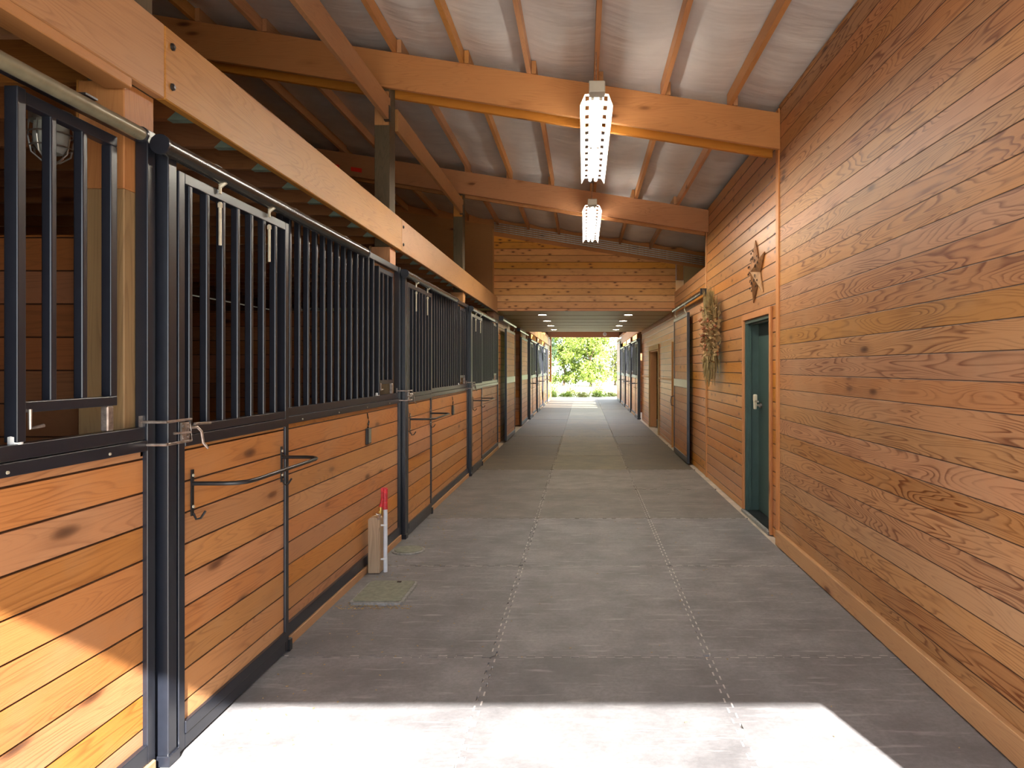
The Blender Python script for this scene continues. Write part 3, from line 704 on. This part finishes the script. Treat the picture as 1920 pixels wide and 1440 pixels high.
# ------------------------------------------------------------------ green door
t = thing('door_1', None, None, (1.9, 7.48, 0), kind='structure'); t['label'] = 'dark green door with lever handle set deep in the board wall'
m = MB(); m.box(XR - .004, 1.99, 8.0, 8.04, 0, 2.165); m.box(XR - .004, 1.99, 6.92, 6.96, 0, 2.165); m.box(XR - .004, 1.99, 6.96, 8.0, 2.125, 2.165)
m.box(1.87, 1.90, 7.985, 8.0, .02, 2.125); m.box(1.87, 1.90, 6.96, 8.0, 2.11, 2.125)
m.build('door_frame', M['green'], t, bevel=.003)
lf = MB().box(1.985, 2.03, 6.93, 8.0, .02, 2.125).build('door_leaf', M['green'], t, bevel=.003)
MB().box(1.83, 2.04, 6.92, 8.04, -.01, .018).build('threshold', M['iron'], t)
MB().box(1.80, 1.835, 6.90, 8.06, -.01, .02).build('sill', M['coverrim'], t)
m = MB(); m.tube([(1.985, 7.88, 1.215), (1.93, 7.88, 1.215), (1.925, 7.80, 1.215), (1.93, 7.74, 1.213)], .009, 10); m.lathe([(.03, -.02), (.03, 0)], (1.985, 7.88, 1.215), 16, 'x'); m.lathe([(.012, -.05), (.018, -.02)], (1.985, 7.93, 1.25), 10, 'x')
m.build('lever_handle', M['steel'], lf, smooth=True)
m = MB().prism([(7.845, 1.17), (7.875, 1.17), (7.885, 1.25), (7.90, 1.27), (7.90, 1.325), (7.885, 1.335), (7.825, 1.335), (7.815, 1.325), (7.815, 1.27), (7.835, 1.25)], 'x', 1.895, 1.925)
m.build('childproof_cover', M['beige'], lf, bevel=.006, segs=2)
m = MB(); m.box(1.815, XR, 8.04, 8.10, 0, 2.235); m.box(1.815, XR, 6.86, 6.92, 0, 2.235); m.box(1.815, XR, 6.92, 8.04, 2.165, 2.235)
struct(m, 'trim_8', M['trim_z'], bevel=.003)

# star and dried swag
t = thing('barn_star', 'rusty tin five pointed star above the green door', 'wall star', (1.83, 7.44, 2.64))
cy, cz, R, r_ = 7.44, 2.645, .35, .14
for k in range(5):
    a = math.radians(100 - 72 * k); am, ap = a + math.radians(36), a - math.radians(36)
    def P_(ang, rad, x): return (x, cy - rad * math.cos(ang), cz + rad * math.sin(ang))
    tip = P_(a, R, 1.825); v1 = P_(am, r_, 1.825); v2 = P_(ap, r_, 1.825); ce = (1.755, cy, cz)
    m = MB(); bi = len(m.v); m.v += [tip, v1, ce, v2, (1.835, tip[1], tip[2]), (1.835, v1[1], v1[2]), (1.835, cy, cz), (1.835, v2[1], v2[2])]
    m.f += [(0, 1, 2), (0, 2, 3), (4, 5, 6, 7), (0, 1, 5, 4), (3, 0, 4, 7), (1, 2, 6, 5), (2, 3, 7, 6)]
    o = m.build('star_point', M['rust' if k != 2 else 'rust_pale'], t)
    c_ = MB()
    for (q, sz) in ((.38, .028), (.6, .018)):
        for sd in (-1, 1):
            mid = Vector(P_(a + sd * math.radians(14 * (1 - q) + 5), R * q, 1.825)); mid.x = 1.757 + .068 * q + (.016 if q < .5 else .008)- .022
            c_.tube([(mid.x, mid.y + sz*math.cos(u*.7), mid.z + sz*math.sin(u*.7)) for u in range(6)], .0035, 5)
    c_.build('scroll_cutout', M['hole'], o)
t = thing('dried_swag', 'bushy dried wheat and flower swag hanging beside the green door', 'wreath', (1.75, 9.6, 1.45))
rnd = random.Random(11); cy, cz = 9.62, 2.08
def stalks(n, up, name, mat, parent, ln, spread, r0=.010):
    m = MB()
    for _ in range(n):
        a = rnd.gauss(0, spread); l = ln * rnd.uniform(.6, 1.0); by = cy + rnd.gauss(0, .10); bz = cz + up * rnd.uniform(.0, .12)
        x0 = 1.82 - rnd.uniform(.03, .13)
        p0 = Vector((x0, by, bz)); d = Vector((rnd.uniform(-.12, .02), math.sin(a), up * math.cos(a)))
        p1 = p0 + d * l * .5; p2 = p0 + d * l * .72; p3 = p0 + d * l
        m.tube([p0, p1], .003, 4); m.tube([p1, p2, p3], r0 * 1.1, 5, .002)
    return tag(m.build(name, M[mat], parent), kind='stuff')
stalks(190, 1, 'upper_stalks', 'wheat', t, .58, .30, .012); stalks(190, -1, 'lower_stalks', 'wheat', t, .62, .28, .012)
def blob(n, name, mat, ys, zs, sz):
    m = MB()
    for _ in range(n):
        c = Vector((1.79 - abs(rnd.gauss(.05, .04)), cy + max(-.42, min(.42, rnd.gauss(ys, .20))), cz + max(-.38, min(.38, rnd.gauss(zs, .20)))))
        if mat == 'seed': m.lathe([(.004, -sz), (sz, -sz*.3), (sz*.9, sz*.4), (.004, sz)], c, 6, random.Random(_).choice('xyz'))
        else:
            d = Vector((rnd.uniform(-1, .1), rnd.uniform(-1, 1), rnd.uniform(-1, 1))).normalized() * sz * 2.2; w = d.cross(Vector((.3, .5, .8))).normalized() * sz * .55
            e = Vector((-.01, 0, .005))
            m.quad(c, c + d*.5 + w + e, c + d, c + d*.5 - w - e)
            m.quad(c, c + d*.5 - w - e, c + d*.5 + Vector((-.008, 0, 0)), c + d*.5 + w + e)
    return tag(m.build(name, M[mat], t), kind='stuff')
blob(420, 'husk_leaves', 'husk', -.10, .0, .036); blob(240, 'dried_flowers', 'seed', .14, .03, .022); blob(170, 'pale_blooms', 'husk', .12, -.05, .026)

# ------------------------------------------------------------------ sliding board doors (setting)
def slide_door(n, s, X, y0, y1, z1, zt_, track=True, label=None, handle=None, mid=1.36):
    t = thing('door_%d' % n, label, None, (s*X, (y0+y1)/2, .02), kind='structure')
    xa, xb = s * X, s * (X + .045)
    m = MB(); m.box(xa, xb, y0, y0 + .05, .02, z1); m.box(xa, xb, y1 - .05, y1, .02, z1); m.box(xa, xb, y0 + .05, y1 - .05, z1 - .06, z1); m.box(xa, xb, y0 + .05, y1 - .05, .02, .12)
    m.box(xa, xb, y0 + .05, y1 - .05, mid - .07, mid + .07)
    m.build('door_frame', M['black'], t, bevel=.003, segs=2)
    MB().box(s*(X+.012), s*(X+.038), y0 + .05, y1 - .05, .11, z1 - .05).build('board_panel', M['stall_board'], t)
    if handle is not None:
        MB().tube([(s*X, handle, 1.10), (s*(X-.06), handle, 1.08), (s*(X-.07), handle, 1.0), (s*(X-.06), handle, .92), (s*X, handle, .90)], .008, 8).build('handle', M['iron'], t, smooth=True)
    for y in (y0 + .25, y1 - .25):
        MB().tube([(s*(X+.02), y, z1 + .001), (s*(X-.01), y, z1 + .06), (s*(X+.0), y, zt_ - .03)], .01, 8).build('hanger', M['zinc'], t, smooth=True)
    return t
def track(s, X, y0, y1, z, label, mat='black_rail'):
    t = thing('door_track', label, 'door track', (s*X, (y0+y1)/2, z), 'sliding door tracks')
    MB().tube([(s*X, y0, z), (s*X, y1, z)], .035, 12).build('track_pipe', M[mat], t, smooth=True)
    MB().box(s*(X-.045), s*(X+.05), y0 - .012, y0 + .012, z - .045, z + .045).build('end_cap', M['iron'], t)
slide_door(2, 1, 1.735, 11.85, 13.62, 2.57, 2.74, label='narrow black framed sliding board door on the orange wall', handle=13.5)
track(1, 1.745, 10.3, 13.75, 2.75, 'black pipe track above the sliding board door beside the swag')
slide_door(3, -1, 1.70, 15.5, 17.4, 2.50, 2.66, label='sliding board door standing proud of the stall row', handle=None)
track(-1, 1.715, 14.6, 17.6, 2.66, 'shiny pipe track at the start of the low passage')
slide_door(4, -1, 1.74, 19.7, 21.8, 2.50, 2.66, label='board door past the cross aisle')
track(-1, 1.755, 18.9, 22.0, 2.66, 'shiny pipe track over the board door past the cross aisle')
# jambs
m = MB(); m.box(1.80, 2.02, 14.45, 14.50, 0, 2.17); m.box(1.825, 2.02, 13.50, 13.55, 0, 2.17); struct(m, 'trim_9', M['trim_z'])
m = MB(); m.box(1.84, 2.02, 19.56, 19.6, 0, 2.1); m.box(1.84, 2.02, 17.3, 17.34, 0, 2.1); m.box(1.84, 2.02, 17.34, 19.56, 2.06, 2.1); struct(m, 'trim_10', M['trim_z'])
m = MB(); m.box(1.81, 1.84, 19.6, 19.72, 0, 2.22); m.box(1.81, 1.84, 17.18, 17.3, 0, 2.22); m.box(1.81, 1.84, 17.3, 19.6, 2.1, 2.22); struct(m, 'trim_11', M['plywood_pale'])
struct(MB().box(1.98, 4.0, 14.5, 14.56, 0, 2.79), 'wall_tack_room', M['plywood'])
struct(MB().box(2.6, 2.65, 15, 22, 0, 2.79), 'wall_tack_back', M['dark_ply'])
# passage walls on the stall side
m = MB(); m.box(-1.98, -1.84, 14.31, 14.55, 0, 2.79); m.box(-1.98, -1.84, 14.55, 15.45, 2.35, 2.79); m.box(-1.98, -1.84, 15.45, 17.5, 0, 2.79)
struct(m, 'wall_left_passage', M['wall_cedar'])
struct(MB().box(-2.5, -1.99, 15.40, 15.45, 0, 2.5), 'trim_12', M['trim_z'])
m = MB(); m.box(-5.5, -1.82, 20.0, 20.12, 0, 2.79); struct(m, 'wall_crossing', wood('crossing_boards', (.52, .2, .06), (.27, .08, .02), 'x', .2, 0, knots=.4, var=.25, groove=.02, ring=.5, rough=.5, joint=False))
struct(MB().box(-5.5, -1.99, 17.44, 17.5, 0, 2.79), 'wall_crossing_near', M['partition'])
struct(MB().box(-1.98, -1.84, 20.12, 22.25, 0, 2.79), 'wall_left_far', M['wall_cedar'])
struct(MB().box(-1.835, -1.79, 20.0, 20.1, 0, 2.75), 'trim_13', M['trim_z'])

# ------------------------------------------------------------------ far stalls
FP = [22.3, 25.9, 29.5, 33.1]
for s, nm in ((-1, 'on the hydrant side'), (1, 'on the green door side')):
    for i in range(3):
        w = ['first', 'second', 'last'][i]
        stall_post(s, FP[i], 'far black steel post %s, %s beyond the low passage' % (nm, w))
        stall_door(s, FP[i], 'far stall door %s, %s beyond the low passage' % (nm, w), far=True)
        fixed_panel(s, FP[i] + 1.2, FP[i+1], 'far barred panel %s, %s beyond the low passage' % (nm, w))
        door_track(s, FP[i] - .08, FP[i] + 2.55, 'far door track %s, %s beyond the low passage' % (nm, w))
    stall_post(s, FP[3], 'last black steel post %s before the bright doorway' % nm)
    struct(MB().box(s*1.84, s*1.98, 33.2, 37.1, 0, 3.3), 'wall_far_side', M['wall_cedar'])
    t = thing('header_beam', 'far header beam over the stalls ' + nm, 'beam', (s*1.77, 22.6, 2.75), 'header beams over the stalls')
    MB().box(s*1.745, s*1.79, 22.62, 37.0, 2.78, 3.10).build('plank', M['beam_y'], t)
    for j, y in enumerate((25.8, 29.4)):
        o = MB().box(s*1.80, s*1.95, y + .2, y + .38, -.012, 4.0 if s < 0 else 3.7).build('timber_post', M['post_new'])
        tag(o, 'far timber post %s, %s beyond the low passage' % (nm, ORD[j]), 'post', 'timber posts of the far stalls')
t = tag(MB().box(-1.80, -1.70, 36.7, 36.95, -.012, 3.3).build('timber_post', M['post_new'], bevel=.004), 'pale timber post beside the bright far doorway', 'post', 'timber posts of the far stalls')
slide_door(5, 1, 1.70, 33.4, 36.5, 2.9, 3.0, label='pale sliding door folded back beside the bright far doorway')
m = MB().hexa([(1.55, 32.6, 2.98), (1.80, 32.6, 2.98), (1.80, 37.0, 2.98), (1.55, 37.0, 2.98), (1.60, 32.6, 3.02), (1.80, 32.6, 3.10), (1.80, 37.0, 3.10), (1.60, 37.0, 3.02)])
tag(m.build('track_hood', M['galv']), 'galvanised hood over the far sliding door', 'track hood')
for j, y in enumerate((24.2, 26.4, 28.6)):
    o = MB().slope(-5.5, 4.0, y, y + .09, zt(-5.5) - .3, zt(-5.5) - .02, zt(4) - .3, zt(4) - .02).build('rafter_beam', M['beam_x'])
    tag(o, 'added far rafter striping sun from the roof gap, %s beyond the low passage' % ORD[j], 'beam', 'added far rafters')  # unseen rafters added in the roof gap to stripe the sunlight
struct(MB().box(-1.90, 1.84, 36.9, 37.1, 3.24, 3.60), 'trim_14', M['plywood'])
t = thing('wall_lamp', 'small round lamp on the lintel of the bright far doorway', 'lamp', (1.09, 36.88, 3.38))
MB().lathe([(.10, 0), (.10, -.03)], (1.09, 36.9, 3.40), 16, 'y').build('lamp_base', M['white'], t); MB().lathe([(.07, 0), (.06, -.05), (.02, -.08)], (1.09, 36.87, 3.40), 16, 'y').build('lens', M['glass'], t, smooth=True)

# ------------------------------------------------------------------ lamps
def strip_light(X, y0, y1, z, label):
    t = thing('strip_light', label, 'strip light', (X, (y0+y1)/2, z), 'twin tube strip lights')
    L = y1 - y0; w = .13
    # white housing with ballast channel
    MB().box(X - .045, X + .045, y0, y1, z + .04, z + .085).build('housing', M['reflector'], t, bevel=.004)
    m = MB()
    n = 12; seg = L / n; chw = .045
    for sd in (-1, 1):
        # flat inner strip, slotted strip, flared wing
        xi, x1, x2, x3 = .045, .057, .092, w
        zi, z1, z2, z3 = z + .038, z + .034, z + .030, z - .025
        def strip(xa, za, xb, zb, ya, yb):
            m.quad((X+sd*xa, ya, za), (X+sd*xb, ya, zb), (X+sd*xb, yb, zb), (X+sd*xa, yb, za))
        strip(xi, zi, x1, z1, y0, y1)
        yy = y0
        for k in range(n):
            strip(x1, z1, x2, z2, y0 + seg*(k+.0), y0 + seg*(k+.22)); strip(x1, z1, x2, z2, y0 + seg*(k+.72), y0 + seg*(k+1.0))
        m.quad((X+sd*x2, y0, z2), (X+sd*x3, y0 + .09, z3), (X+sd*x3, y1 + .03, z3), (X+sd*x2, y1 - .02, z2))
    m.quad((X - .045, y0, z + .038), (X + .045, y0, z + .038), (X + .045, y1, z + .038), (X - .045, y1, z + .038))
    o = m.build('reflector', M['reflector'], t); md = o.modifiers.new('thick', 'SOLIDIFY'); md.thickness = .0015
    for sd in (-1, 1):
        for (ya, yb) in ((y0 + .03, (y0+y1)/2 - .03), ((y0+y1)/2 + .03, y1 - .02)):
            MB().tube([(X + sd*.032, ya, z + .008), (X + sd*.032, yb, z + .008)], .0165, 12).build('lit_tube', M['tube'], t, smooth=True)
        MB().box(X + sd*.032 - .014, X + sd*.032 + .014, (y0+y1)/2 - .028, (y0+y1)/2 + .028, z - .012, z + .036).build('lamp_socket', M['reflector'], t, bevel=.004)
        MB().box(X + sd*.032 - .014, X + sd*.032 + .014, y0 + .0, y0 + .028, z - .012, z + .036).build('lamp_socket', M['reflector'], t, bevel=.004)
    MB().box(X - .062, X + .062, y0 - .13, y0 - .002, z + .0, z + .085).build('end_box', M['lampgrey'], t, bevel=.006)
    for y in (y0 + .3, y1 - .3):
        MB().tube([(X, y, z + .085), (X, y, zt(X) + .02)], .004, 6).build('hanging_chain', M['steel'], t)
    return t
strip_light(.10, 5.50, 7.95, 3.74, 'nearest long white strip light with slotted reflector, under the rafter')
strip_light(.11, 9.42, 11.95, 3.78, 'farther white strip light in front of the conduits')
k = 0
for sx, nm in ((-.9, 'hydrant side'), (.955, 'green door side')):
    for j, y in enumerate((15.2, 17.15, 19.1, 21.05)):
        t = thing('recessed_light', 'lit recessed ceiling light on the %s, %s in its row' % (nm, ORD[j]), 'ceiling light', (sx, y, Z_LOFT - .01), 'recessed lights in the low ceiling')
        MB().lathe([(.115, .0), (.115, -.012), (.085, -.016), (.085, -.004)], (sx, y, Z_LOFT), 24).build('trim_ring', M['white'], t)
        MB().lathe([(.084, -.004), (.084, -.012)], (sx, y, Z_LOFT - .003), 24).build('lamp_disc', M['spot'], t)

# ------------------------------------------------------------------ outside beyond the far doorway
def tree(x, y, h, rad, mat, label, n=9000, trunk=1.0, ls=.12, grp='trees beyond the far doorway'):
    t = thing('tree', label, 'tree', (x, y, -.03), grp)
    rd = random.Random(int(x * 10 + y))
    m = MB(); m.tube([(x, y, -.03), (x + .1, y, trunk), (x - .05, y + .1, h * .75)], .14, 8, .04)
    for k in range(6):
        a = k * 1.05; m.tube([(x, y, trunk + k*.3), (x + math.cos(a)*rad*.6, y + math.sin(a)*rad*.6, trunk + .8 + k*.45)], .05, 6, .015)
    m.build('trunk', M['bark'], t)
    cl = [(x + rd.gauss(0, rad*.42), y + rd.gauss(0, rad*.42), .55 + (h - .6) * rd.random(), rad * rd.uniform(.2, .36)) for _ in range(60)]
    m = MB()
    for i in range(n):
        c = rd.choice(cl); v = Vector((rd.gauss(0, 1), rd.gauss(0, 1), rd.gauss(0, .8))).normalized() * c[3] * rd.uniform(.7, 1.05)
        p = Vector(c[:3]) + v
        if p.z < .1: continue
        d = Vector((rd.uniform(-1, 1), rd.uniform(-1, 1), rd.uniform(-1, 1))).normalized() * ls * rd.uniform(.6, 1.4); e = d.cross(Vector((rd.uniform(-1, 1), rd.uniform(-1, 1), 1))).normalized() * ls * .6
        m.quad(p - d, p + e, p + d, p - e)
    m.build('crown', M[mat], t)
tree(-4.8, 62, 6.5, 2.4, 'leaf_dark', 'dark green tree at one edge of the bright far doorway')
tree(-1.9, 66, 5.9, 2.2, 'leaf', 'yellow green tree behind the middle of the field')
tree(.6, 63, 5.6, 1.9, 'leaf', 'mid green sunlit tree in the centre of the doorway view')
tree(3.0, 68, 5.2, 2.2, 'leaf_pale', 'pale thin tree towards the green door side of the view', n=3200)
tree(5.6, 64, 6.0, 2.2, 'leaf', 'green tree mostly behind the far door edge')
for j, (x, y, w, h, mt) in enumerate(((-2.0, 45, .55, .75, 'leaf'), (-.8, 45.5, .5, .5, 'leaf_pale'), (.9, 46, .6, .55, 'leaf'), (-1.9, 40.2, .4, .3, 'leaf'), (-1.0, 40.4, .45, .28, 'leaf'), (-.1, 40.1, .4, .28, 'leaf_pale'), (.8, 40.3, .45, .3, 'leaf'), (1.6, 41, .4, .25, 'leaf_pale'))):
    rd = random.Random(j); m = MB()
    for i in range(900):
        v = Vector((rd.gauss(0, w*.5), rd.gauss(0, w*.4), abs(rd.gauss(0, h*.45)))); p = Vector((x, y, 0)) + v
        d = Vector((rd.uniform(-1, 1), rd.uniform(-1, 1), rd.uniform(-.3, 1))).normalized() * .05; e = d.cross(Vector((rd.uniform(-1, 1), .3, 1))).normalized() * .025
        m.quad(p - d, p + e, p + d, p - e)
    tag(m.build('shrub', M[mt]), 'low sunlit shrub in the %s, %s along it' % (('back row across the field', ORD[j]) if j < 3 else ('front row just outside the far doorway', ORD[j-3])), 'shrub', 'low shrubs outside the far doorway')
